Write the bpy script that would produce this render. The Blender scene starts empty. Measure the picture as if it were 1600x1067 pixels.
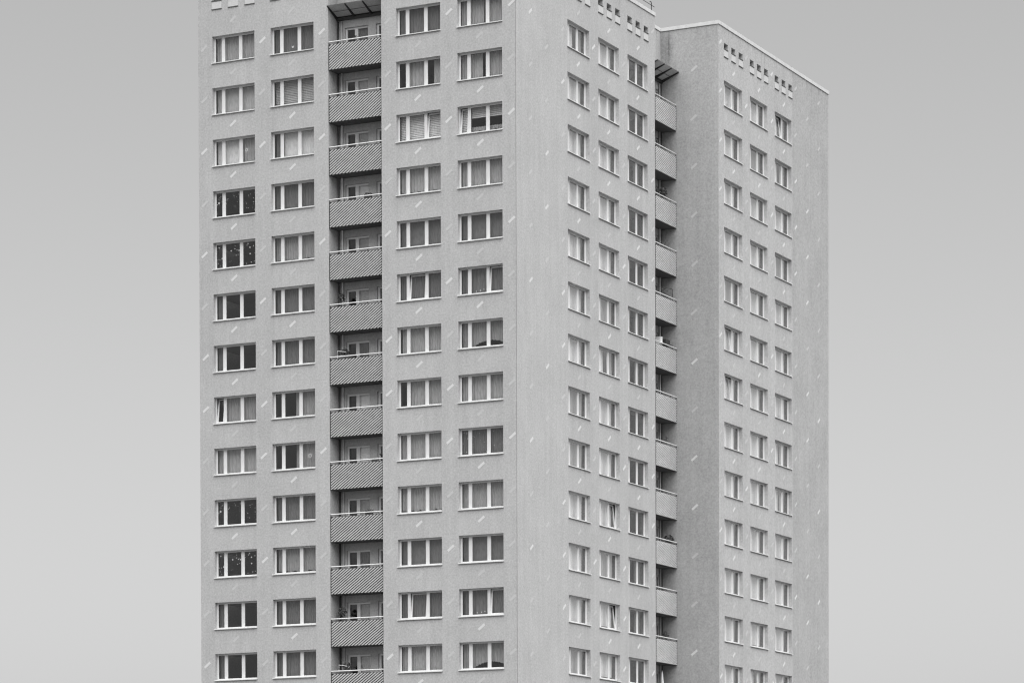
import bpy, bmesh, math, random
from mathutils import Matrix, Vector
random.seed(7)
C = bpy.context.scene.collection
SC = bpy.context.scene

# ------------------------------------------------------------------ camera
cam_d = bpy.data.cameras.new('camera'); cam = bpy.data.objects.new('camera', cam_d); C.objects.link(cam)
yaw, pitch, roll = -0.465853, -0.0216965, -0.0029337
cy_, sy_, cp_, sp_ = math.cos(yaw), math.sin(yaw), math.cos(pitch), math.sin(pitch)
fwd = Vector((sy_*cp_, cy_*cp_, sp_)); rgt = Vector((cy_, -sy_, 0)); upv = rgt.cross(fwd)
r2 = rgt*math.cos(roll)+upv*math.sin(roll); u2 = -rgt*math.sin(roll)+upv*math.cos(roll)
M = Matrix((r2, u2, -fwd)).transposed().to_4x4(); M.translation = Vector((73.2418, -146.571, 1.626))
cam.matrix_world = M
cam_d.sensor_width = 36; cam_d.sensor_fit = 'HORIZONTAL'; cam_d.lens = 4895.757/1600*36
cam_d.shift_x = (800-799.32)/1600; cam_d.shift_y = (1527.72-533.5)/1600
cam_d.clip_start = 1; cam_d.clip_end = 20000
SC.camera = cam

# ------------------------------------------------------------------ sky, sun, exposure
SUN_EL, SUN_AZ = math.radians(72), math.radians(128)     # azimuth clockwise from +y
w = bpy.data.worlds.new('World'); SC.world = w; w.use_nodes = True
nt = w.node_tree; nt.nodes.clear()
sky = nt.nodes.new('ShaderNodeTexSky'); sky.sky_type = 'NISHITA'; sky.sun_disc = False
sky.sun_elevation = SUN_EL; sky.sun_rotation = SUN_AZ; sky.air_density = 1.0; sky.dust_density = 0.9; sky.ozone_density = 1.0
bw = nt.nodes.new('ShaderNodeVectorMath'); bw.operation = 'DOT_PRODUCT'; bw.inputs[1].default_value = (.0, .15, .85)   # black-and-white film
bg = nt.nodes.new('ShaderNodeBackground'); wo = nt.nodes.new('ShaderNodeOutputWorld')
nt.links.new(sky.outputs[0], bw.inputs[0]); nt.links.new(bw.outputs['Value'], bg.inputs[0]); nt.links.new(bg.outputs[0], wo.inputs[0])
bg.inputs[1].default_value = 0.061
sd = bpy.data.lights.new('sun', 'SUN'); so = bpy.data.objects.new('sun', sd); C.objects.link(so)
sd.energy = 3.4; sd.angle = math.radians(100); sd.color = (1, 1, 1)
sdir = Vector((math.sin(SUN_AZ)*math.cos(SUN_EL), math.cos(SUN_AZ)*math.cos(SUN_EL), math.sin(SUN_EL)))
so.rotation_euler = sdir.to_track_quat('Z', 'Y').to_euler(); so.location = (60, -60, 120)
SC.view_settings.view_transform = 'Standard'; SC.view_settings.look = 'None'
SC.cycles.pixel_filter_type = 'BLACKMAN_HARRIS'; SC.cycles.filter_width = 1.2
SC.view_settings.exposure = 0.93; SC.view_settings.gamma = 1

# ------------------------------------------------------------------ materials (a monochrome place: all greys)
def nodes(name):
    m = bpy.data.materials.new(name); m.use_nodes = True
    return m, m.node_tree, m.node_tree.nodes['Principled BSDF']
def g(v): return (v, v, v, 1)
def plain(name, v, rough=.6, var=.06, scale=6, metal=0, bump=0):
    m, t, b = nodes(name); N = t.nodes; Lk = t.links
    tc = N.new('ShaderNodeTexCoord'); n = N.new('ShaderNodeTexNoise'); n.inputs['Scale'].default_value = scale; n.inputs['Detail'].default_value = 4
    Lk.new(tc.outputs['Object'], n.inputs['Vector'])
    mr = N.new('ShaderNodeMapRange'); mr.inputs[1].default_value = .25; mr.inputs[2].default_value = .75
    mr.inputs[3].default_value = v*(1-var); mr.inputs[4].default_value = v*(1+var)
    Lk.new(n.outputs[0], mr.inputs[0]); Lk.new(mr.outputs[0], b.inputs['Base Color'])
    b.inputs['Roughness'].default_value = rough; b.inputs['Metallic'].default_value = metal
    if bump:
        bp = N.new('ShaderNodeBump'); bp.inputs['Strength'].default_value = bump; bp.inputs['Distance'].default_value = .01
        Lk.new(n.outputs[0], bp.inputs['Height']); Lk.new(bp.outputs[0], b.inputs['Normal'])
    return m
def plaster(name, v, axis, off, band=1.95, seam=0.0, stain=None, step=None):
    """rough rendered facade: grain, soft blotches, rain streaks, faint board bands; axis = wall's running axis"""
    m, t, b = nodes(name); N = t.nodes; Lk = t.links
    tc = N.new('ShaderNodeTexCoord'); sep = N.new('ShaderNodeSeparateXYZ'); Lk.new(tc.outputs['Object'], sep.inputs[0])
    def noise(vec, sc, det=3, rough=.55):
        n = N.new('ShaderNodeTexNoise'); n.inputs['Scale'].default_value = sc; n.inputs['Detail'].default_value = det; n.inputs['Roughness'].default_value = rough
        Lk.new(vec, n.inputs['Vector']); return n.outputs[0]
    def mth(op, a, b_=None, c=None):
        k = N.new('ShaderNodeMath'); k.operation = op
        for i, q in enumerate((a, b_, c)):
            if q is None: continue
            if isinstance(q, (int, float)): k.inputs[i].default_value = q
            else: Lk.new(q, k.inputs[i])
        return k.outputs[0]
    u = sep.outputs[axis]; z = sep.outputs[2]
    grain = noise(tc.outputs['Object'], 10, 5, .8)
    blot = noise(tc.outputs['Object'], .35, 4)
    cmb = N.new('ShaderNodeCombineXYZ'); Lk.new(mth('MULTIPLY', u, 3.2), cmb.inputs[0]); Lk.new(mth('MULTIPLY', z, .16), cmb.inputs[1])
    strk = noise(cmb.outputs[0], 1.0, 5, .6)
    wn = N.new('ShaderNodeTexWhiteNoise'); wn.noise_dimensions = '1D'; Lk.new(mth('FLOOR', mth('DIVIDE', mth('SUBTRACT', u, off), band)), wn.inputs['W'])
    f = mth('ADD', 1.0, mth('MULTIPLY', mth('SUBTRACT', grain, .5), 1.2))
    f = mth('ADD', f, mth('MULTIPLY', mth('SUBTRACT', blot, .5), .24))
    f = mth('ADD', f, mth('MULTIPLY', mth('SUBTRACT', noise(tc.outputs['Object'], 2.2, 3), .5), .14))
    f = mth('ADD', f, mth('MULTIPLY', mth('SUBTRACT', strk, .5), .24))
    f = mth('ADD', f, mth('MULTIPLY', mth('SUBTRACT', wn.outputs[0], .5), .045))
    # darker drip streaks hanging from roof edge and vents
    drip = mth('MULTIPLY', mth('MAXIMUM', mth('SUBTRACT', strk, .53), 0), 1.3)
    tm = N.new('ShaderNodeMapRange'); tm.inputs[1].default_value = 49.2; tm.inputs[2].default_value = 52.3; Lk.new(z, tm.inputs[0])
    f = mth('SUBTRACT', f, mth('MULTIPLY', drip, tm.outputs[0]))
    if seam:
        fr = mth('FRACT', mth('DIVIDE', mth('ADD', z, .45), 2.8)); ln = mth('LESS_THAN', fr, .014)
        f = mth('SUBTRACT', f, mth('MULTIPLY', ln, seam))
    if step:       # a run of boards of another batch beyond one joint
        f = mth('ADD', f, mth('MULTIPLY', mth('GREATER_THAN', u, step[0]), step[1]))
    if stain:      # one old water stain: centre u, z, half sizes
        du = mth('DIVIDE', mth('SUBTRACT', u, stain[0]), stain[2]); dz = mth('DIVIDE', mth('SUBTRACT', z, stain[1]), stain[3])
        d = mth('ADD', mth('MULTIPLY', du, du), mth('MULTIPLY', dz, dz)); k = mth('MAXIMUM', mth('SUBTRACT', 1.0, d), 0)
        f = mth('SUBTRACT', f, mth('MULTIPLY', mth('MULTIPLY', k, strk), .75))
    Lk.new(mth('MULTIPLY', f, v), b.inputs['Base Color']); b.inputs['Roughness'].default_value = .95
    b.inputs['Specular IOR Level'].default_value = .15
    bp = N.new('ShaderNodeBump'); bp.inputs['Strength'].default_value = .35; bp.inputs['Distance'].default_value = .02
    Lk.new(grain, bp.inputs['Height']); Lk.new(bp.outputs[0], b.inputs['Normal'])
    return m
def glass(name, tint=.98, dull=0.0):
    """double glazing: clear, mirror share rising towards grazing view"""
    m = bpy.data.materials.new(name); m.use_nodes = True; t = m.node_tree; N = t.nodes; Lk = t.links; N.clear()
    o = N.new('ShaderNodeOutputMaterial'); mx = N.new('ShaderNodeMixShader'); tr = N.new('ShaderNodeBsdfTransparent'); gl = N.new('ShaderNodeBsdfGlossy')
    tr.inputs[0].default_value = g(tint); gl.inputs[0].default_value = g(1); gl.inputs['Roughness'].default_value = .015
    lw = N.new('ShaderNodeLayerWeight'); lw.inputs[0].default_value = .5
    pw = N.new('ShaderNodeMath'); pw.operation = 'POWER'; Lk.new(lw.outputs['Facing'], pw.inputs[0]); pw.inputs[1].default_value = 2.7
    ma = N.new('ShaderNodeMath'); ma.operation = 'MULTIPLY_ADD'; Lk.new(pw.outputs[0], ma.inputs[0]); ma.inputs[1].default_value = .64; ma.inputs[2].default_value = .03
    # panes are never quite flat
    tc = N.new('ShaderNodeTexCoord'); n = N.new('ShaderNodeTexNoise'); n.inputs['Scale'].default_value = .9; n.inputs['Detail'].default_value = 1; Lk.new(tc.outputs['Object'], n.inputs['Vector'])
    bp = N.new('ShaderNodeBump'); bp.inputs['Strength'].default_value = .05; bp.inputs['Distance'].default_value = .05; Lk.new(n.outputs[0], bp.inputs['Height']); Lk.new(bp.outputs[0], gl.inputs['Normal'])
    Lk.new(ma.outputs[0], mx.inputs[0]); Lk.new(tr.outputs[0], mx.inputs[1]); Lk.new(gl.outputs[0], mx.inputs[2]); Lk.new(mx.outputs[0], o.inputs[0])
    return m
def cloth(name, v, trans=.35, lace=0):
    m = bpy.data.materials.new(name); m.use_nodes = True; t = m.node_tree; N = t.nodes; Lk = t.links; N.clear()
    o = N.new('ShaderNodeOutputMaterial'); mx = N.new('ShaderNodeMixShader'); d = N.new('ShaderNodeBsdfDiffuse'); tl = N.new('ShaderNodeBsdfTranslucent')
    tc = N.new('ShaderNodeTexCoord'); n = N.new('ShaderNodeTexNoise'); n.inputs['Scale'].default_value = 14; n.inputs['Detail'].default_value = 3
    mp = N.new('ShaderNodeMapping'); mp.inputs['Scale'].default_value = (1, 1, .25); Lk.new(tc.outputs['Object'], mp.inputs[0]); Lk.new(mp.outputs[0], n.inputs['Vector'])
    mr = N.new('ShaderNodeMapRange'); mr.inputs[1].default_value = .3; mr.inputs[2].default_value = .7; mr.inputs[3].default_value = v*.86; mr.inputs[4].default_value = min(.9, v*1.14)
    Lk.new(n.outputs[0], mr.inputs[0]); Lk.new(mr.outputs[0], d.inputs[0]); Lk.new(mr.outputs[0], tl.inputs[0])
    mx.inputs[0].default_value = trans; Lk.new(d.outputs[0], mx.inputs[1]); Lk.new(tl.outputs[0], mx.inputs[2])
    if lace:
        tp = N.new('ShaderNodeBsdfTransparent'); m2 = N.new('ShaderNodeMixShader'); m2.inputs[0].default_value = lace
        Lk.new(mx.outputs[0], m2.inputs[1]); Lk.new(tp.outputs[0], m2.inputs[2]); Lk.new(m2.outputs[0], o.inputs[0])
    else: Lk.new(mx.outputs[0], o.inputs[0])
    return m
WALL = .45
MAT = dict(
    wall_l=plaster('plaster_left', WALL, 0, -18.59), wall_r=plaster('plaster_right', WALL*1.03, 1, 6.12, step=(6.06, -.045)), wall_w=plaster('plaster_wing', WALL, 1, 21.48, step=(32.17, -.12)),
    wall_s=plaster('plaster_side_shaded', WALL*.88, 0, 0, 1.2, .05, (-.65, 51.4, .55, 1.3)), wall_i=plaster('plaster_recess', WALL, 0, 0, 1.1), wall_j=plaster('plaster_recess_side', WALL, 1, 0, 1.1),  # sheltered side wall: part of its shade is put into the darker plaster colour
    frame=plain('white_plastic', .71, .35, .02), sill=plain('white_sheet_sill', .70, .4, .04), sill_w=plain('weathered_sill', .68, .5, .12, 9),
    glass=glass('window_glass'), coping=plain('zinc_coping', .62, .5, .10, 3), rail=plain('painted_handrail', .78, .4, .05),
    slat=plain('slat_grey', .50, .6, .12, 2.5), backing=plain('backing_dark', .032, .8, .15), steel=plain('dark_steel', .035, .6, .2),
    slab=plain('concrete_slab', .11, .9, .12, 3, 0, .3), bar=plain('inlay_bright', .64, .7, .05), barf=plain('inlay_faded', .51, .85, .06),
    panel=plain('vent_panel', .57, .9, .07, 8, 0, .3), hole=plain('vent_dark', .10, .9, .1), pipe=plain('zinc_pipe', .42, .5, .1),
    lining=plain('room_lining', .05, .9, .1, 1), ledge=plain('ledge_shadow', .13, .6, .15), room=plain('room_wall', .08, .9, .1, 1), floor=plain('room_floor', .06, .8, .1, 1), cglass=None, roof=plain('roof_felt', .09, .95, .2),
    halo_strip=plain('corner_halo_strip', .25, .8, .1), leaf=plain('leaf', .05, .6, .4, 20), leafl=plain('leaf_pale', .10, .6, .4, 20), pot=plain('pot', .09, .8, .2), white=plain('white_box', .8, .5, .03),
    bl_n=cloth('blind_near', .80, .1), cl_l=cloth('curtain_light', .92, .1), cl_m=cloth('curtain_mid', .50, .2), cl_d=cloth('curtain_dark', .215, .2), bl_l=cloth('blind_light', .93, .05), bl_m=cloth('blind_mid', .52, .1),
    net=cloth('net_curtain', .52, .2, .2), stick=plain('paper_sticker', .6, .8, .02), ground=None)
MAT['cglass'] = cloth('wired_glass', .42, .6)
gm, gt, gb = nodes('ground_mix')
_tc = gt.nodes.new('ShaderNodeTexCoord'); _n = gt.nodes.new('ShaderNodeTexNoise'); _n.inputs['Scale'].default_value = .05; _n.inputs['Detail'].default_value = 8
_r = gt.nodes.new('ShaderNodeValToRGB'); _r.color_ramp.elements[0].color = g(.04); _r.color_ramp.elements[1].color = g(.09); _r.color_ramp.elements[0].position = .4; _r.color_ramp.elements[1].position = .6
gt.links.new(_tc.outputs['Object'], _n.inputs['Vector']); gt.links.new(_n.outputs[0], _r.inputs[0]); gt.links.new(_r.outputs[0], gb.inputs['Base Color']); gb.inputs['Roughness'].default_value = .95
MAT['ground'] = gm

# ------------------------------------------------------------------ helpers
class MB:
    def __init__(s): s.v = []; s.f = []
    def quad(s, a, b, c, d): i = len(s.v); s.v += [a, b, c, d]; s.f.append((i, i+1, i+2, i+3))
    def box(s, x0, x1, y0, y1, z0, z1):
        i = len(s.v); s.v += [(x0,y0,z0),(x1,y0,z0),(x1,y1,z0),(x0,y1,z0),(x0,y0,z1),(x1,y0,z1),(x1,y1,z1),(x0,y1,z1)]
        s.f += [tuple(i+k for k in q) for q in ((0,3,2,1),(4,5,6,7),(0,1,5,4),(1,2,6,5),(2,3,7,6),(3,0,4,7))]
    def prism(s, poly, d0, d1, fn):            # poly of (a, b), extruded between d0 and d1; fn(a, b, d) -> point
        n = len(poly); i = len(s.v); s.v += [fn(a, b, d0) for a, b in poly]+[fn(a, b, d1) for a, b in poly]
        s.f.append(tuple(i+k for k in range(n))); s.f.append(tuple(i+n+k for k in reversed(range(n))))
        for k in range(n): s.f.append((i+k, i+n+k, i+n+(k+1) % n, i+(k+1) % n))
    def tube(s, pts, r, n=8):
        pts = [Vector(p) for p in pts]; rings = []
        for k, p in enumerate(pts):
            d = (pts[min(k+1, len(pts)-1)]-pts[max(k-1, 0)]).normalized()
            a = d.orthogonal().normalized() if abs(d.z) > .9 else d.cross(Vector((0, 0, 1))).normalized(); b = d.cross(a)
            rr = r[k] if isinstance(r, (list, tuple)) else r
            i = len(s.v); s.v += [tuple(p+a*math.cos(q*2*math.pi/n)*rr+b*math.sin(q*2*math.pi/n)*rr) for q in range(n)]; rings.append(i)
        for i, j in zip(rings, rings[1:]):
            for q in range(n): s.f.append((i+q, i+(q+1) % n, j+(q+1) % n, j+q))
        s.f.append(tuple(rings[0]+q for q in reversed(range(n)))); s.f.append(tuple(rings[-1]+q for q in range(n)))
    def lathe(s, prof, c, n=14):
        rings = []
        for r, z in prof:
            i = len(s.v); s.v += [(c[0]+r*math.cos(q*2*math.pi/n), c[1]+r*math.sin(q*2*math.pi/n), c[2]+z) for q in range(n)]; rings.append(i)
        for i, j in zip(rings, rings[1:]):
            for q in range(n): s.f.append((i+q, i+(q+1) % n, j+(q+1) % n, j+q))
    def mesh(s, name, mat, fix=False, smooth=False):
        me = bpy.data.meshes.new(name); me.from_pydata(s.v, [], s.f); me.materials.append(mat)
        if fix:
            b = bmesh.new(); b.from_mesh(me); bmesh.ops.remove_doubles(b, verts=b.verts, dist=1e-5); bmesh.ops.recalc_face_normals(b, faces=b.faces); b.to_mesh(me); b.free()
        if smooth:
            for p in me.polygons: p.use_smooth = True
        return me
    def build(s, name, mat, parent=None, **k): return link(name, s.mesh(name, mat, **k), parent)
def link(name, me, parent=None, loc=(0, 0, 0), rz=0):
    o = bpy.data.objects.new(name, me); C.objects.link(o); o.parent = parent; o.location = loc; o.rotation_euler = (0, 0, rz); return o
def tag(o, label=None, cat=None, group=None, kind=None):
    for k, v in (('label', label), ('category', cat), ('group', group), ('kind', kind)):
        if v: o[k] = v
    return o
HP = math.pi/2

# ------------------------------------------------------------------ ground
gq = MB(); R = 6000; gq.quad((-R, -R, 0), (R, -R, 0), (R, R, 0), (-R, R, 0))
tag(gq.build('ground', MAT['ground']), kind='structure')

# ------------------------------------------------------------------ tower
T = bpy.data.objects.new('apartment_tower', None); C.objects.link(T)
tag(T, 'tall grey plastered apartment tower with rows of white-framed windows and two balcony stacks', 'building')
NR, H = 13, 2.8
P3, PW, YW, YE, YF, XL = .10, 2.635, 20.66, 38.27, 17.61, -19.48
RX0, RX1, RD = -11.28, -7.98, 1.0
ZTL, ZTR, HW = 49.32, 49.43, 1.457
LW = [(-18.587, -15.893), (-14.878, -12.187), (-7.087, -4.434), (-3.429, -.792)]
RW = [(6.118, 8.862), (10.023, 12.726), (13.868, 16.60)]
WW = [(21.483, 24.235), (25.415, 28.152), (29.323, 32.044)]
ZTOP, FLOOR0 = 52.45, 46.77
def facade(name, fn, u0, u1, z0, z1, holes, mat, th=.58, sp=.285):
    """wall skin with real openings; fn(u, d, z) -> point, d inward"""
    us = sorted({u0, u1, *[h[0] for h in holes], *[h[1] for h in holes]}); zs = sorted({z0, z1, *[h[2] for h in holes], *[h[3] for h in holes]})
    m = MB(); n = MB()
    for a, b in zip(us, us[1:]):
        for c, d in zip(zs, zs[1:]):
            mu, mz = (a+b)/2, (c+d)/2
            if any(h[0] < mu < h[1] and h[2] < mz < h[3] for h in holes): continue
            m.quad(fn(a, 0, c), fn(b, 0, c), fn(b, 0, d), fn(a, 0, d)); n.quad(fn(a, th, c), fn(a, th, d), fn(b, th, d), fn(b, th, c))
    for a, b, c, d in holes:
        for q, d0, d1 in ((m, 0, sp), (n, sp, th)):
            q.quad(fn(a, d0, c), fn(a, d0, d), fn(a, d1, d), fn(a, d1, c)); q.quad(fn(b, d0, c), fn(b, d1, c), fn(b, d1, d), fn(b, d0, d))
            q.quad(fn(a, d0, d), fn(b, d0, d), fn(b, d1, d), fn(a, d1, d)); q.quad(fn(a, d0, c), fn(a, d1, c), fn(b, d1, c), fn(b, d0, c))
    o = m.build(name, mat, T)
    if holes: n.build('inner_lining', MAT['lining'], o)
    return o
def wh(cols, zt): return [(a, b, zt-H*r-HW, zt-H*r) for a, b in cols for r in range(NR)]
VZ = (51.25, 51.57)
def vh(cols, step): return [(a+step*k, a+step*k+.60, VZ[0], VZ[1]) for a, b in cols for k in range(3)]
FL = lambda y0: (lambda u, d, z: (u, y0+d, z))
FR = lambda x0: (lambda u, d, z: (x0-d, u, z))
w1 = facade('wall', FL(0), XL, RX0, 0, ZTOP, wh(LW[:2], ZTL)+vh(LW[:2], 1.05), MAT['wall_l'])
w2 = facade('wall', FL(-P3), RX1, 0, 0, ZTOP, wh(LW[2:], ZTL)+vh(LW[2:], 1.05), MAT['wall_l'])
w3 = facade('wall', FR(0), -P3, YF, 0, ZTOP, wh(RW, ZTR)+vh(RW, 1.11), MAT['wall_r'])
w4 = facade('wall', FR(PW), YW, YE, 0, ZTOP, wh(WW, ZTR)+vh(WW, 1.11), MAT['wall_w'])
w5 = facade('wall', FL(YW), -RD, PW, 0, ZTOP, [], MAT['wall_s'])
DOORL = [(.46, 1.90), (2.37, 3.05)]                          # door-and-window set, second window: offsets along the recess
def dh(u0, w): return [(u0+a, u0+min(b, w-.15), FLOOR0-H*r+.02, FLOOR0-H*r+2.27) for a, b in DOORL for r in range(NR)]
w6 = facade('wall', FL(RD), RX0, RX1, 0, ZTOP, dh(RX0, RX1-RX0), MAT['wall_i'])
w7 = facade('wall', FR(-RD), YF, YW, 0, ZTOP, dh(YF, YW-YF), MAT['wall_j'])
def side(x0, y0, x1, y1, mat):
    m = MB(); m.quad((x0, y0, 0), (x1, y1, 0), (x1, y1, ZTOP), (x0, y0, ZTOP)); return m.build('wall', mat, T)
side(RX0, 0, RX0, RD, MAT['wall_j']); side(RX1, RD, RX1, -P3, MAT['wall_j']); side(0, YF, -RD, YF, MAT['wall_i'])
side(XL, YE, XL, 0, MAT['wall_r']); side(PW, YE, XL, YE, MAT['wall_l'])
b = MB(); b.box(.0-.012, .006, -P3-.006, -P3+.012, 0, ZTOP); b.build('corner_halo_strip', MAT['halo_strip'], T)  # added thin strip drawing the dark edge halo along the corner, no real bead
# inside: floors, cross walls and core
m = MB()
for r in range(-1, NR+4):
    z = FLOOR0-H*r
    m.box(XL+.33, -.33, RD+.33, 17, z-.16, z); m.box(XL+.33, RX0-.01, .33, RD+.32, z-.16, z); m.box(RX1+.01, -.33, .33-P3, RD+.32, z-.16, z)
    m.box(XL+.33, -RD-.33, 17.01, YE-.3, z-.16, z); m.box(-RD-.32, PW-.33, YW+.33, YE-.3, z-.16, z)
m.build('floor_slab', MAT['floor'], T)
m = MB()
m.box(XL+.4, -3.6, 3.6, YE-.5, .02, 52.2); m.box(-3.59, -.7, YW+.6, YE-.5, .02, 52.2)
for x in (-15.4, -3.93): m.box(x-.05, x+.05, .34, 3.59, .02, 52.2)
for x in (RX0, RX1): m.box(x-.12 if x == RX0 else x+.02, x-.02 if x == RX0 else x+.12, .34, 3.59, .02, 52.2)
for y in (4.9, 9.4, 13.3, 17.45): m.box(-3.59, -.34, y-.05, y+.05, .02, 52.2)
for y in (24.82, 28.85, 33.0): m.box(-.69, PW-.34, y-.05, y+.05, .02, 52.2)
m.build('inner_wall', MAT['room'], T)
# roof, coping, roof rail
m = MB(); m.box(XL+.05, -.05, .05, YF, 52.2, 52.36); m.box(XL+.05, -RD-.05, YF+.01, YE-.05, 52.2, 52.36); m.box(-RD-.04, PW-.05, YW+.05, YE-.05, 52.2, 52.36); m.build('roof', MAT['roof'], T)
OV, CT = .05, .20
def coping(x0, x1, y0, y1, z=ZTOP+.003):
    along = (x1-x0) > (y1-y0); n = max(1, round(max(x1-x0, y1-y0)/2.4))
    for k in range(n):
        dz = random.uniform(-.004, .006); q = MB()
        if along: a, b, c, d = x0+(x1-x0)*k/n+.006, x0+(x1-x0)*(k+1)/n-.006, y0, y1
        else: a, b, c, d = x0, x1, y0+(y1-y0)*k/n+.006, y0+(y1-y0)*(k+1)/n-.006
        q.box(a, b, c, d, z, z+CT+dz); q.build('coping', MAT['coping'], T)
coping(XL-OV, RX0+OV, -OV, .40); coping(RX1-OV, OV, -P3-OV, .40); coping(-.40, OV, .41, YF+OV)
coping(RX0+OV+.01, RX1-OV-.01, RD-OV, RD+.4); coping(-RD-.4, -RD+OV, YF+OV+.01, YW-OV-.01); coping(-RD-.4, PW+OV, YW-OV, YW+.40); coping(PW-.40, PW+OV, YW+.41, YE+OV)
m = MB(); zr = 53.02
m.tube([(-19.2, .05, zr), (-.1, .0, zr)], .018, 6); m.tube([(-.1, .0, zr), (-.08, 17.75, zr)], .018, 6)
for q in range(7):
    y = 17.38-q*2.9
    m.tube([(-.1, y, 52.66), (-.1, y, zr+.13), (-.1, y-.08, zr+.20), (-.1, y-.2, zr+.16)], .028, 6)
m.build('roof_rail', MAT['steel'], T)

# ------------------------------------------------------------------ vents under the roof edge
def vents(cols, step, org, rz, wall):
    for a, b in cols:
        for k in range(3):
            u = a+step*k
            loc = (u, org, 0) if rz == 0 else (org, u, 0)
            m = MB(); m.box(-.01, .61, .30, .34, VZ[0]-.02, VZ[1]+.02)
            for zz in (51.33, 51.41, 51.49): m.box(.0, .60, .22, .25, zz-.012, zz+.012)
            v = link('vent', m.mesh('vent', MAT['hole']), T, loc, rz)
            m = MB(); m.box(-.03, .63, -.035, .12, VZ[0]-.035, VZ[0]-.004); link('ledge', m.mesh('ledge', MAT['ledge']), v)
            m = MB(); m.box(.0, .61, -.012, .0-.001, 50.80, 51.17); link('vent_panel', m.mesh('vent_panel', MAT['panel']), v)
            m = MB(); m.box(-.02, .63, -.045, -.001, 50.765, 50.797); link('drip_edge', m.mesh('drip_edge', MAT['ledge']), v)  # dark colour of ledge and drip edge stands in for their shadow line
vents(LW[:2], 1.05, 0, 0, w1); vents(LW[2:], 1.05, -P3, 0, w2); vents(RW, 1.11, 0, HP, w3); vents(WW, 1.11, PW, HP, w4)

# ------------------------------------------------------------------ inlaid diagonal bars
def bar_mesh(mat):
    m = MB(); L, W = .225, .066; c, s = math.cos(math.radians(37)), math.sin(math.radians(37))
    poly = [(-L*c+W*s, -L*s-W*c), (L*c+W*s, L*s-W*c), (L*c-W*s, L*s+W*c), (-L*c-W*s, -L*s+W*c)]
    m.prism(poly, -.006, -.0005, lambda a, b, d: (a, d, b)); return m.mesh('inlay_bar', mat)
BARS = [bar_mesh(MAT['bar']), bar_mesh(MAT['barf'])]
def bars(us, org, rz, wall, rows, zA=48.72, zB=47.30, single=True):
    rnd = random.Random(int(org*100)+len(us)+rows[0]*7)
    for i, (u, typ) in enumerate(us):
        for r in rows:
            z = (zA if typ == 'A' else zB)-H*r
            if typ == 'B' and r == 12 and False: continue
            me = BARS[0 if rnd.random() < .47 else 1]
            jx, jz = rnd.uniform(-.03, .03), rnd.uniform(-.03, .03)
            loc = (u+jx, org, z+jz) if rz == 0 else (org, u+jx, z+jz)
            yield me, loc, rz, wall
jobs = []
allr = list(range(0, 13))
lA = [(-19.12, 'A'), (-17.26, 'B'), (-15.40, 'A'), (-13.55, 'B'), (-11.70, 'A')]; lB = [(-7.60, 'A'), (-5.77, 'B'), (-3.93, 'A'), (-2.11, 'B'), (-.27, 'A')]
rA = [(1.63, 'A'), (3.57, 'B'), (5.53, 'A'), (7.49, 'B'), (9.43, 'A'), (11.37, 'B'), (13.35, 'A'), (15.28, 'B'), (17.28, 'A')]
wA = [(20.94, 'A'), (22.90, 'B'), (24.84, 'A'), (26.83, 'B'), (28.86, 'A'), (30.76, 'B'), (32.70, 'A'), (34.66, 'B'), (36.57, 'A')]
for us, org, rz, wl in ((lA, 0, 0, w1), (lB, -P3, 0, w2), (rA, 0, HP, w3)):
    jobs += list(bars(us, org, rz, wl, allr)); jobs += list(bars([q for q in us if q[1] == 'B'], org, rz, wl, [-1]))
jobs += list(bars([q for q in rA if q[1] == 'A'][4:], 0, HP, w3, [-1])); jobs += list(bars([lA[0]], 0, 0, w1, [-1]))
jobs += list(bars([(1.10, 'B')], YW, 0, w5, [-1]+allr))
jobs += list(bars([q for q in wA if q[1] == 'B'], PW, HP, w4, [-1, 0])); jobs += list(bars([q for q in wA if q[1] == 'A'], PW, HP, w4, [-1, 0]))
for me, loc, rz, wl in jobs: link('inlay_bar', me, wl, loc, rz)
for mi in (0, 1):                                            # the small far ones further down the wing
    m = MB()
    for me, loc, rz, wl in bars(wA, PW, HP, w4, list(range(1, 13))):
        if me is not BARS[mi]: continue
        i = len(m.v); m.v += [(loc[0]-v.co.y, loc[1]+v.co.x, loc[2]+v.co.z) for v in me.vertices]; m.f += [tuple(i+k for k in p.vertices) for p in me.polygons]
    tag(m.build('inlay_bars', MAT['bar' if mi == 0 else 'barf'], w4), kind='stuff')

# ------------------------------------------------------------------ windows
GL = [(.055, .505), (.645, 1.605), (1.745, 2.63)]                 # glass bays, offsets along a 2.69 wide opening
ZB, ZT = .07, HW-.045
FD = .215                                                     # frame set back in the reveal
def frame_mesh(wd, opened=()):
    m = MB(); xs = [(0, GL[0][0]), (GL[0][1], GL[1][0]), (GL[1][1], GL[2][0]), (GL[2][1], wd)]
    for a, b in xs: m.box(a, b, FD, FD+.055, .0, HW)
    for a, b in GL: m.box(a, b, FD+.002, FD+.053, 0, ZB); m.box(a, b, FD+.002, FD+.053, ZT, HW)
    # rebate around each light: frame, then sash set slightly back
    for i, (a, b) in enumerate(GL):
        if i in opened: continue
        e = .035
        m.box(a, a+e, FD+.012, FD+.05, ZB, ZT); m.box(b-e, b, FD+.012, FD+.05, ZB, ZT); m.box(a+e, b-e, FD+.012, FD+.05, ZB, ZB+e); m.box(a+e, b-e, FD+.012, FD+.05, ZT-e, ZT)
    for a, b in xs[1:3]: m.box((a+b)/2-.02, (a+b)/2+.02, FD-.012, FD-.001, .0, HW)
    return m.mesh('window', MAT['frame'])
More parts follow.
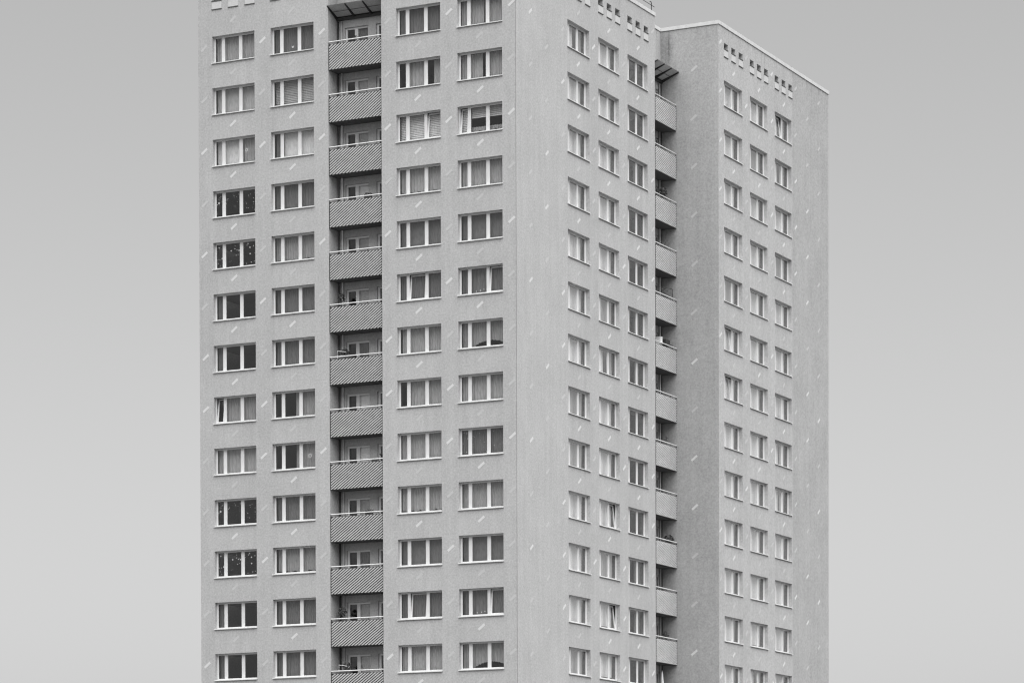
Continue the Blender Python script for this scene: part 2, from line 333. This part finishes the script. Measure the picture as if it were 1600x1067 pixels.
def sill_mesh(wd, mat):
    m = MB(); prof = [(-.075, -.030), (-.075, .008), (FD-.002, .060), (FD-.002, .03), (-.03, -.012), (-.06, -.030)]
    m.prism(prof, -.025, wd+.025, lambda d, z, u: (u, d, z)); return m.mesh('sill', mat)
def pane_mesh(i):
    a, b = GL[i]; m = MB(); m.box(a+.03, b-.03, FD+.026, FD+.034, ZB+.03, ZT-.03); return m.mesh('pane', MAT['glass'])
def sash_mesh(i):                                            # a tilted-in sash, hinge at its foot (origin)
    a, b = GL[i]; wdt = b-a; h = ZT-ZB; e = .07; m = MB()
    m.box(0, e, 0, .055, 0, h); m.box(wdt-e, wdt, 0, .055, 0, h); m.box(e, wdt-e, .002, .053, 0, e); m.box(e, wdt-e, .002, .053, h-e, h)
    return m.mesh('sash', MAT['frame'])
def sash_glass(i):
    a, b = GL[i]; m = MB(); m.box(.06, b-a-.06, .022, .03, .06, ZT-ZB-.06); return m.mesh('pane', MAT['glass'])
WDL, WDR = 2.68, 2.735
FR_M = {}
PANES = [pane_mesh(i) for i in range(3)]; SASH = [sash_mesh(i) for i in range(3)]; SASHG = [sash_glass(i) for i in range(3)]
SILL = {}
CD = FD+.30
def curtain(win, u0, u1, z0, z1, typ, mat, rnd):
    m = MB(); n = max(4, int((u1-u0)/.022)); ph = rnd.uniform(0, 6); wl = rnd.uniform(.12, .24); amp = rnd.uniform(.025, .05)
    if typ == 'blind':
        k = int((z1-z0)/.09); m0 = []
        for q in range(k):
            za = z1-q*.09; m.quad((u0, CD-.015, za-.088), (u1, CD-.015, za-.088), (u1, CD+.02, za), (u0, CD+.02, za))
    elif typ == 'flat':
        m.quad((u0, CD, z0), (u1, CD, z0), (u1, CD, z1), (u0, CD, z1))
    else:
        rows = 7; idx = []
        for k in range(rows):
            t = k/(rows-1); row = []
            for j in range(n+1):
                u = u0+(u1-u0)*j/n
                zb = z0
                if typ == 'scallop':                         # lace hem rising in arches over the sill
                    c = ((u-.2) % 1.12)/1.12; zb = z0+.05+.30*math.sin(math.pi*c)**.6+.02*math.sin(u*60)
                if typ == 'arch': c = min(1, max(0, (u-.66)/2.0)); zb = z0+.02+.36*math.sin(math.pi*c)**.55+.018*math.sin(u*75)
                if typ == 'hem': zb = z0+.05+.11*abs(math.sin(u*math.pi/.47+.6))+.012*math.sin(u*80)
                d = CD+amp*math.sin(u*2*math.pi/wl+ph+.9*t*math.sin(u*3+ph))*(.6+.4*t)+.012*math.sin(u*11+ph*2+t*2)
                row.append(len(m.v)); m.v.append((u, d, z1+(zb-z1)*t))
            idx.append(row)
        for k in range(rows-1):
            for j in range(n): m.f.append((idx[k][j], idx[k][j+1], idx[k+1][j+1], idx[k+1][j]))
    c = m.build('curtain', MAT[mat], win, smooth=typ not in ('blind', 'flat'))
    return c
def stickers(win, pts, star=None, cat=None):
    m = MB(); y0, y1 = FD+.037, FD+.040
    for u, z, r in pts: m.prism([(u+r*math.cos(k*math.pi/4), z+r*math.sin(k*math.pi/4)) for k in range(8)], y0, y1, lambda a, b, d: (a, d, b))
    if star:
        u, z, r = star
        for rot in (0, math.pi):
            v = [(u+r*math.sin(rot+k*2*math.pi/3), z+r*math.cos(rot+k*2*math.pi/3)) for k in range(3)]
            for k in range(3): m.tube([(v[k][0], y0, v[k][1]), (v[(k+1) % 3][0], y0, v[(k+1) % 3][1])], .013, 5)
    if cat:
        u, z = cat; m.prism([(u-.05, z), (u+.05, z), (u+.07, z+.06), (u+.06, z+.13), (u+.025, z+.08), (u-.025, z+.08), (u-.06, z+.13), (u-.07, z+.06)], y0, y1, lambda a, b, d: (a, d, b))
    m.build('sticker', MAT['stick'], win)
NARROW = []
def window(loc, rz, wd, spec, opened, rnd, narrow=True):
    key = (wd, tuple(opened))
    if key not in FR_M: FR_M[key] = frame_mesh(wd, opened)
    win = link('window', FR_M[key], T, loc, rz)
    sm = 'sill' if rnd.random() < .75 else 'sill_w'
    if (wd, sm) not in SILL: SILL[(wd, sm)] = sill_mesh(wd, MAT[sm])
    link('sill', SILL[(wd, sm)], win)
    for i in range(3):
        if i in opened:
            s = link('sash', SASH[i], win, (GL[i][0], FD+.02, ZB)); s.rotation_euler = (-math.radians(opened[i]), 0, 0)
            p = link('pane', SASHG[i], win, (GL[i][0], FD+.02, ZB)); p.rotation_euler = (-math.radians(opened[i]), 0, 0)
        elif i == 0 and not narrow: NARROW.append((loc, PANES[0]))
        else: link('pane', PANES[i], win)
    for item in spec:
        k = item[0]
        if k == 'dots': stickers(win, item[1], *item[2:])
        else: curtain(win, item[1], item[2], item[3], item[4], k, item[5], rnd)
    return win
E0, E1, Z0, Z1 = .03, 2.66, .06, HW-.03
def full(t, mat, z0=Z0, z1=Z1, a=E0, b=E1): return (t, a, b, z0, z1, mat)
def dots(seed, n, big=False):
    r = random.Random(seed); out = []
    for k in range(n):
        a, b = r.choice(GL); out.append((r.uniform(a+.07, b-.07), r.uniform(ZB+.1, ZT-.12), r.choice([.010, .014, .018, .024] if not big else [.014, .02, .028, .042])))
    return out
D = lambda a, b, c: (a, b, c)
# what hangs behind each pane, top floor first
DARK = []
SPEC_L = [
 [([full('net', 'cl_m')], {}), ([full('flat', 'bl_m')], {}), ([full('flat', 'bl_n', b=1.66), full('net', 'cl_m', a=1.7), ('dots', [], (2.02, .75, .10))], {}),
  ([('dots', dots(1, 34)+[(.24, .85, .06)])], {}), ([('dots', dots(2, 26, True))], {}), ([full('net', 'cl_d', b=.32)], {}), ([full('net', 'cl_d', b=.5, z0=.1)], {}),
  ([full('net', 'net', a=.55)], {0: 7}), ([full('net', 'cl_m'), ], {}), ([('dots', dots(1, 34)+[(.24, .85, .06)])], {}), ([('dots', dots(2, 26, True))], {}), ([full('net', 'cl_d', b=.32)], {}), ([full('net', 'cl_d', b=.5, z0=.1)], {})],
 [([full('net', 'cl_d'), ('dots', [], None, (1.25, .30))], {}), ([full('blind', 'bl_m')], {}), ([full('flat', 'bl_n', a=.58), full('net', 'cl_d', b=.5)], {}), ([full('net', 'cl_d')], {}), ([full('hem', 'net')], {}),
  ([full('net', 'cl_d')], {}), ([full('net', 'cl_d')], {}), ([full('net', 'net', a=1.2)], {}), ([full('net', 'net', a=1.25), ('dots', [], (2.22, .72, .13))], {}), ([full('net', 'cl_d')], {}), ([full('hem', 'net')], {}), ([full('net', 'cl_d')], {}), ([full('net', 'cl_d')], {})],
 [([full('net', 'cl_d')], {}), ([full('net', 'cl_m', a=.55, b=1.62), full('net', 'cl_m', a=2.0)], {}), ([full('blind', 'bl_n')], {2: 6}), ([full('hem', 'cl_m')], {}), ([full('flat', 'cl_d')], {}),
  ([full('net', 'cl_d')], {1: 6}), ([full('net', 'cl_m')], {}), ([full('net', 'cl_m', a=.55)], {}), ([full('net', 'cl_m')], {}), ([full('hem', 'cl_m')], {}), ([full('flat', 'cl_d')], {}), ([full('net', 'cl_d')], {1: 6}), ([full('net', 'cl_m')], {})],
 [([full('net', 'cl_m', b=1.35), full('net', 'cl_m', a=1.7)], {}), ([full('net', 'cl_m', b=1.25), full('net', 'cl_m', a=1.5)], {}), ([full('blind', 'bl_n', b=.55), full('blind', 'bl_n', z0=.88, a=.6), full('hem', 'net', z1=.42, a=.6)], {0: 6}), ([full('net', 'cl_m')], {}), ([full('flat', 'cl_d')], {}),
  ([full('net', 'cl_d'), ('dots', [(.95, .2, .03), (1.2, .22, .035), (1.4, .26, .03)])], {2: 5}), ([full('arch', 'net')], {}), ([full('net', 'cl_m')], {}), ([full('net', 'cl_d'), ('dots', dots(5, 22))], {}), ([full('net', 'cl_m')], {}), ([full('flat', 'cl_d')], {}),
  ([full('net', 'cl_d'), ('dots', [(.95, .2, .03), (1.2, .22, .035), (1.4, .26, .03)])], {2: 5}), ([full('arch', 'net')], {})]]
rnd = random.Random(3)
for ci, (a, b) in enumerate(LW):
    for r in range(NR):
        sp, op = SPEC_L[ci][r]
        window((a, 0 if ci < 2 else -P3, ZTL-H*r-HW), 0, WDL if (b-a) > 2.66 else b-a, sp, op, rnd)
TILT = {(2, 9): {}, (1, 9): {2: 6}, (1, 11): {2: 7}, (5, 0): {1: 7}, (3, 5): {1: 7}, (3, 6): {1: 7}}
for ci, (a, b) in enumerate(RW+WW):
    for r in range(NR):
        q = rnd.random()
        if ci == 2: sp = [full('net', rnd.choice(['cl_l', 'cl_m']), b=rnd.uniform(1.0, 1.35))] + ([full('net', 'cl_d', a=1.9)] if q < .5 else [])
        elif q < .60: sp = [full('flat', rnd.choice(['bl_l', 'bl_l', 'cl_l']), z0=Z0+rnd.choice([0, 0, .0, .15]))]
        elif q < .85: sp = [full('net', rnd.choice(['cl_l', 'cl_l', 'cl_l', 'cl_m']))]
        else: sp = [full('net', 'cl_l', b=1.62), full('net', 'cl_m', a=2.0)]
        window((0 if ci < 3 else PW, a, ZTR-H*r-HW), HP, b-a, sp, TILT.get((ci, r), {}), rnd, narrow=False)
m = MB()
for loc, me in NARROW:
    i = len(m.v); m.v += [(loc[0]-v.co.y, loc[1]+v.co.x, loc[2]+v.co.z) for v in me.vertices]; m.f += [tuple(i+k for k in p.vertices) for p in me.polygons]
tag(m.build('narrow_panes', MAT['glass'], T), kind='stuff')

# ------------------------------------------------------------------ balconies
def clip_strip(c0, c1, w, h, s):
    """strip c0 <= z - s*x <= c1 clipped to the panel rectangle"""
    poly = [(0, 0), (w, 0), (w, h), (0, h)]
    for sign, c in ((1, c0), (-1, -c1)):
        out = []
        for i in range(len(poly)):
            p, q = poly[i], poly[(i+1) % len(poly)]
            fp, fq = sign*(p[1]-s*p[0])-c, sign*(q[1]-s*q[0])-c
            if fp >= 0: out.append(p)
            if fp*fq < 0: t = fp/(fp-fq); out.append((p[0]+t*(q[0]-p[0]), p[1]+t*(q[1]-p[1])))
        poly = out
        if len(poly) < 3: return []
    return poly
PZ0, PZ1 = -.14, 1.18                                        # panel foot and head above the balcony floor
def balcony_kit(wd):
    g0 = .07; pw = wd-2*g0; ph = PZ1-PZ0; s = .70; pit = .1455; kit = dict(slats=[])
    k = 0; c = -s*pw
    while c < ph:
        poly = clip_strip(c, c+pit*.54, pw, ph, s); c += pit
        if len(poly) < 3: continue
        poly = [(g0+x, PZ0+z) for x, z in poly]
        area = abs(sum(poly[i][0]*poly[(i+1) % len(poly)][1]-poly[(i+1) % len(poly)][0]*poly[i][1] for i in range(len(poly))))/2
        if area < .004: continue
        m = MB(); m.prism(poly, -.02, .03, lambda a, b, d: (a, d, b)); kit['slats'].append(m)
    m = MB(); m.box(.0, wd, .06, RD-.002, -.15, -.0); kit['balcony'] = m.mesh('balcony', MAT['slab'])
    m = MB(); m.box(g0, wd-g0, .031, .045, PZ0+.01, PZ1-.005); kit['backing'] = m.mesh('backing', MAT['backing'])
    m = MB(); m.tube([(.03, .012, PZ1+.15), (wd-.03, .012, PZ1+.15)], .032, 10)
    kit['handrail'] = m.mesh('handrail', MAT['rail'])
    m = MB()
    for x in (.035, wd-.035): m.box(x-.02, x+.02, .0, .04, PZ0-.02, PZ1+.02)
    m.box(.056, wd-.056, .0, .044, PZ1-.003, PZ1+.02)
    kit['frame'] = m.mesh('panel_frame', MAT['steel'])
    m = MB()
    for x in (.05, wd*.29, wd*.5, wd*.71, wd-.05): m.box(x-.012, x+.012, .005, .025, PZ1+.02, PZ1+.125)
    kit['post'] = m.mesh('rail_posts', MAT['steel'])
    # door with a window beside it, recessed in the rear wall
    m = MB(); y = RD+.10; zt = 2.27
    def member(x0, x1, z0, z1): m.box(x0, x1, y, y+.07, z0, z1)
    a, b = DOORL[0]; member(a, a+.11, .02, zt); member(a+.56, a+.76, .02, zt); member(b-.07, b, .02, zt)
    member(a+.111, a+.559, zt-.10, zt); member(a+.111, a+.559, .02, .14); member(a+.761, b-.071, zt-.10, zt); member(a+.761, b-.071, .02, .85)
    kit['door'] = m.mesh('balcony_door', MAT['frame'])
    m = MB(); m.box(a+.11, a+.56, y+.03, y+.038, .14, zt-.1); kit['pane1'] = m.mesh('pane', MAT['glass'])
    m = MB(); m.box(a+.76, b-.07, y+.03, y+.038, .85, zt-.1); kit['pane2'] = m.mesh('pane', MAT['glass'])
    a, b = DOORL[1]; b = min(b, wd-.15); m = MB()
    member(a, a+.14, .02, zt); member(b-.08, b, .02, zt); member(a+.141, b-.081, zt-.1, zt); member(a+.141, b-.081, .02, .14)
    kit['win2'] = m.mesh('balcony_window', MAT['frame'])
    m = MB(); m.box(a+.14, b-.08, y+.03, y+.038, .14, zt-.1); kit['pane3'] = m.mesh('pane', MAT['glass'])
    return kit
def door_curtain(par, mat, typ, rnd, z0=.9):
    m = MB(); y = RD+.24; u0, u1 = DOORL[0][0]+.72, DOORL[0][1]-.03
    if typ == 'flat': m.quad((u0, y, z0), (u1, y, z0), (u1, y, 2.2), (u0, y, 2.2))
    else:
        n = 26; ph = rnd.uniform(0, 6)
        for z in (z0, 2.2): m.v += [(u0+(u1-u0)*j/n, y+.025*math.sin(j*1.7+ph), z) for j in range(n+1)]
        m.f += [(j, j+1, n+2+j, n+1+j) for j in range(n)]
    m.build('curtain', MAT[mat], par)
KL, KR = balcony_kit(RX1-RX0), balcony_kit(YW-YF)
for kit, org, rz in ((KL, (RX0, 0), 0), (KR, (0, YF), HP)):
    sl = [m.mesh('slat', MAT['slat']) for m in kit['slats']]
    J = MB()
    for m in kit['slats']: i = len(J.v); J.v += m.v; J.f += [tuple(i+k for k in q) for q in m.f]
    jm = J.mesh('slats', MAT['slat'])
    for r in range(NR):
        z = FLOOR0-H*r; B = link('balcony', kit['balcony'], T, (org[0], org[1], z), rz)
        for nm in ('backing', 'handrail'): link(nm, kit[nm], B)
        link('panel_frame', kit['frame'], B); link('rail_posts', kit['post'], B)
        if rz == 0 and r < 12:
            for s in sl: link('slat', s, B)
        else: tag(link('slats', jm, B), kind='stuff')
        Dr = link('balcony_door', kit['door'], T, (org[0], org[1], z), rz); link('pane', kit['pane1'], Dr); link('pane', kit['pane2'], Dr)
        q = rnd.random(); door_curtain(Dr, rnd.choice(['bl_m', 'cl_m', 'bl_l']) if q < .8 else 'cl_d', 'flat' if q < .55 else 'net', rnd)
        W2 = link('balcony_window', kit['win2'], T, (org[0], org[1], z), rz); link('pane', kit['pane3'], W2)
# each recess: a rain pipe and a dark tube along the inner corner
m = MB(); m.tube([(RX0+.30, RD-.07, 0), (RX0+.30, RD-.07, 49.4)], .05, 10); m.build('recess_tube', MAT['pipe'], T, smooth=True)
m = MB(); m.tube([(RX0+.08, RD-.06, 0), (RX0+.08, RD-.06, 49.4)], .045, 8); m.build('recess_tube', MAT['steel'], T, smooth=True)  # dark tube drawn as the dark inner corner stripe, not a second pipe
m = MB(); m.tube([(-RD+.07, YW-.30, 0), (-RD+.07, YW-.30, 49.4)], .05, 10); m.build('recess_tube', MAT['pipe'], T, smooth=True)
m = MB(); m.tube([(-RD+.06, YW-.08, 0), (-RD+.06, YW-.08, 49.4)], .05, 8); m.build('recess_tube', MAT['steel'], T, smooth=True)  # same dark corner stripe repeated in the right recess
# glazed canopies over the top balconies, tilted up towards the front
def canopy(org, rz, wd, n):
    z0, z1, y0, y1 = 50.0, 49.62, -.17, RD-.04
    c = MB(); c.box(.03, wd-.03, RD-.16, RD-.04, 49.44, 49.56); c.box(.03, wd-.03, RD-.12, RD-.002, 49.62, 49.72)
    K = link('canopy', c.mesh('canopy', MAT['steel']), T, (org[0], org[1], 0), rz)
    xs = [.04+k*(wd-.08)/n for k in range(n+1)]
    for x in xs:
        m = MB(); m.prism([(y0, z0), (y1, z1), (y1, z1-.17), (y0+.12, z0-.10), (y0, z0-.05)], x-.03, x+.03, lambda a, b, d: (d, a, b)); m.build('rafter', MAT['steel'], K)
    for a, b in zip(xs, xs[1:]):
        for t0, t1 in ((0, .47), (.48, 1)):
            p0 = (y0+(y1-y0)*t0, z0+(z1-z0)*t0); p1 = (y0+(y1-y0)*t1, z0+(z1-z0)*t1)
            m = MB(); m.prism([(p0[0], p0[1]+.005), (p1[0], p1[1]+.005), (p1[0], p1[1]+.02), (p0[0], p0[1]+.02)], a+.005, b-.005, lambda a_, b_, d: (d, a_, b_)); m.build('roof_panel', MAT['cglass'], K)
    m = MB(); ym = (y0+y1)/2; zm = (z0+z1)/2; m.box(.05, wd-.05, ym-.01, ym+.01, zm-.02, zm+.0); m.build('purlin', MAT['steel'], K)
canopy((RX0, 0), 0, RX1-RX0, 3); canopy((0, YF), HP, YW-YF, 3)

# ------------------------------------------------------------------ things standing on the balconies
def thing(name, label, cat, loc, rz=0, group=None):
    o = bpy.data.objects.new(name, None); C.objects.link(o); o.location = loc; o.rotation_euler = (0, 0, rz); return tag(o, label, cat, group)
def leaves(par, c, rx, ry, rz_, n, size, mat, seed, name='foliage'):
    r = random.Random(seed); m = MB()
    for k in range(n):
        while True:
            p = Vector((r.uniform(-1, 1), r.uniform(-1, 1), r.uniform(-1, 1)))
            if p.length < 1: break
        p = Vector((c[0]+p.x*rx, c[1]+p.y*ry, c[2]+p.z*rz_)); a = Vector((r.gauss(0, 1), r.gauss(0, 1), r.gauss(0, 1))).normalized(); b = a.orthogonal().normalized(); s = size*r.uniform(.6, 1.3)
        m.quad(tuple(p-a*s), tuple(p+b*s*.45), tuple(p+a*s), tuple(p-b*s*.45))
    return m.build(name, mat, par)
def pot(par, r, h, c=(0, 0, 0)): m = MB(); m.lathe([(0, 0), (r*.7, 0), (r, h), (r*1.08, h), (r*1.08, h+.03), (r*.9, h+.03), (r*.85, h-.03), (0, h-.03)], c); return m.build('pot', MAT['pot'], par, smooth=False)
def Lp(x, y, r, z=0): return (RX0+x, y, FLOOR0-H*r+z+.001)
def Rp(u, d, r, z=0): return (-d, YF+u, FLOOR0-H*r+z+.001)
def potted(label, loc, h, rad, n, seed, mat='leaf', size=.07, stem=True):
    t = thing('potted_plant', label, 'plant', loc); pot(t, .15, .28)
    m = MB(); m.tube([(0, 0, .25), (.02, .01, h*.55), (0, 0, h)], [.02, .016, .01], 6); m.build('stem', MAT['leaf'], t)
    leaves(t, (0, 0, h), rad, rad, rad*1.15, n, size, MAT[mat], seed); return t
for r, lab in ((5, 'dark leafy plant in the recess corner, upper one of the left balcony stack'), (11, 'dark leafy plant in the recess corner, lower one of the left balcony stack')):
    potted(lab, Lp(.50, .40, r), 1.72, .24, 130, r)
for r, lab in ((6, 'planter box with dark shrub behind white bracket, mid-height left balcony'), (12, 'planter box with dark shrub behind white bracket, lowest left balcony')):
    t = thing('planter_box', lab, 'planter', Lp(.75, .40, r)); m = MB(); m.box(-.38, .30, -.12, .12, 1.18, 1.42); m.box(-.34, -.30, -.1, .1, 0, 1.18); m.box(.22, .26, -.1, .1, 0, 1.18); m.build('trough', MAT['pot'], t)
    leaves(t, (.02, 0, 1.60), .28, .13, .24, 170, .06, MAT['leaf'], 20+r)
    m = MB(); m.tube([(-.40, -.13, 1.30), (-.40, -.13, 1.68), (.10, -.13, 1.60)], .02, 6); m.build('bracket', MAT['white'], t)
t = thing('bird_bath', 'dark shallow bowl on a stem on the left balcony below mid-height', 'bowl', Lp(3.0, .45, 8)); m = MB(); m.lathe([(0, 0), (.16, 0), (.05, .05), (.035, 1.46), (.07, 1.50), (.20, 1.62), (.19, 1.62), (.05, 1.54), (0, 1.54)], (0, 0, 0)); m.build('bowl', MAT['steel'], t, smooth=True)
potted('small dark houseplant beside the door of the topmost left balcony', Lp(1.22, .80, 0), 1.62, .12, 40, 77, size=.06)
potted('round dark bushy plant on a right stack balcony, third from the top', Rp(1.75, .28, 2), 1.72, .25, 190, 31)
t = potted('thin bare-branched plant on a right stack balcony, fourth from the top', Rp(1.9, .25, 3), 1.62, .26, 30, 32, 'leafl', .05)
m = MB()
for k in range(9): a = k*.7; m.tube([(0, 0, .9), (.18*math.cos(a), .18*math.sin(a), 1.25), (.3*math.cos(a+.4), .3*math.sin(a+.4), 1.62)], [.012, .009, .004], 5)
m.build('twig', MAT['leaf'], t)
t = thing('clothes_line', 'dark clothes line bar on a right stack balcony, fifth from the top', 'clothes line', Rp(2.0, .5, 4)); m = MB(); m.tube([(-.3, -.7, 1.95), (.3, .9, 1.95)], .014, 6); m.tube([(.3, .9, 1.95), (.3, .9, 0)], .018, 6); m.tube([(-.3, -.7, 1.95), (-.3, -.7, 0)], .018, 6); m.build('bar', MAT['steel'], t)
potted('loose climbing plant under the clothes line on a right balcony', Rp(2.05, .26, 4), 1.62, .3, 90, 33, 'leafl', .05)
t = thing('barbecue_grill', 'dark kettle grill on a table on a right stack balcony', 'grill', Rp(2.05, .28, 5)); m = MB(); m.box(-.22, .22, -.5, .55, 1.38, 1.46); m.box(-.2, .2, -.4, .2, 1.46, 1.68)
for x in (-.2, .2):
    for y in (-.48, .52): m.box(x-.02, x+.02, y-.02, y+.02, 0, 1.38)
m.build('grill_body', MAT['steel'], t)
t = thing('storage_box', 'small white box beside the dark grill on a right balcony', 'box', Rp(1.05, .22, 5)); m = MB(); m.box(-.14, .14, -.14, .14, 1.3, 1.66); m.box(-.16, .16, -.16, .16, 1.66, 1.70); m.box(-.12, .12, -.12, .12, 0, 1.3); m.build('box_body', MAT['white'], t)
potted('single thin shoot in a pot on a right balcony, eighth from the top', Rp(2.15, .25, 7), 1.62, .15, 24, 35, 'leaf', .05)
t = thing('planter_box', 'long planter of dark bushy flowers along a right balcony rail', 'planter', Rp(2.1, .2, 9)); m = MB(); m.box(-.11, .11, -.95, .85, 1.06, 1.26); m.build('trough', MAT['pot'], t)
leaves(t, (0, .25, 1.50), .14, .64, .24, 420, .06, MAT['leaf'], 36)
t = thing('fishing_rod', 'thin upright pole leaning on a right balcony below the bushy planter', 'pole', Rp(2.0, .6, 10)); m = MB(); m.tube([(0, 0, 0), (.0, .05, 2.0)], [.014, .006], 6); m.build('rod', MAT['steel'], t)
potted('small dark pointed conifer in a pot on the second lowest right balcony', Rp(1.95, .25, 11), 1.52, .2, 130, 37, 'leaf', .06)
t = thing('parasol', 'folded white parasol standing on the lowest right balcony', 'parasol', Rp(2.0, .5, 12)); m = MB(); m.tube([(0, 0, .9), (0, 0, 1.0), (.0, .0, 1.5), (0, 0, 2.15), (0, 0, 2.3)], [.05, .12, .10, .05, .01], 12); m.build('canopy', MAT['white'], t, smooth=True)
m = MB(); m.tube([(0, 0, .02), (0, 0, .95)], .02, 8); m.lathe([(0, 0), (.22, 0), (.2, .06), (0, .07)], (0, 0, 0)); m.build('stand', MAT['steel'], t)

for r, lab in ((6, 'small white pots behind the rail, mid-height left balcony'), (12, 'small white pots behind the rail, lowest left balcony')):
    t = thing('flower_pot', lab, 'pot', Lp(2.75, .22, r)); m = MB()
    m.lathe([(0, 1.10), (.07, 1.10), (.095, 1.24), (.08, 1.24), (.0, 1.22)], (0, 0, 0)); m.lathe([(0, 1.10), (.06, 1.10), (.08, 1.22), (.07, 1.22), (.0, 1.20)], (-.22, 0, 0)); m.box(-.35, .15, -.06, .08, 1.06, 1.099); m.box(-.30, -.27, -.02, .02, 0, 1.06); m.box(.08, .11, -.02, .02, 0, 1.06)
    m.build('pots', MAT['white'], t)

for r, lab in ((3, 'small dark trailing plant hung on the rail, fourth left balcony from the top'), (9, 'small dark trailing plant hung on the rail, fourth left balcony from the bottom')):
    t = thing('hanging_planter', lab, 'planter', Lp(2.35, .10, r)); m = MB(); m.box(-.22, .22, -.055, .07, 1.20, 1.33); m.box(-.20, -.17, -.06, .03, 1.33, 1.38); m.box(.17, .20, -.06, .03, 1.33, 1.38); m.build('trough', MAT['pot'], t)
    leaves(t, (0, .0, 1.40), .26, .09, .10, 90, .05, MAT['leaf'], 90+r)
t = thing('garden_chair', 'dark tubular garden chair behind the rail beside the bowl', 'chair', Lp(2.35, .42, 8)); t.scale = (1.1, 1.1, 1.14); m = MB()
for x in (-.24, .24):
    m.tube([(x, -.2, 0), (x, -.22, .62), (x, -.1, .68), (x, .2, .66), (x, .24, 0)], .016, 6); m.tube([(x, .2, .45), (x, .30, 1.0), (x*.7, .33, 1.27)], .016, 6)
m.tube([(-.17, .33, 1.27), (0, .34, 1.31), (.17, .33, 1.27)], .016, 6); m.build('tube_frame', MAT['steel'], t)
m = MB(); m.box(-.23, .23, -.2, .22, .43, .46); m.build('seat', MAT['pot'], t)
m = MB(); m.prism([(.24, .55), (.30, 1.0), (.33, 1.27), (.345, 1.27), (.315, 1.0), (.255, .55)], -.20, .20, lambda a, b, d: (d, a, b)); m.build('backrest', MAT['pot'], t)
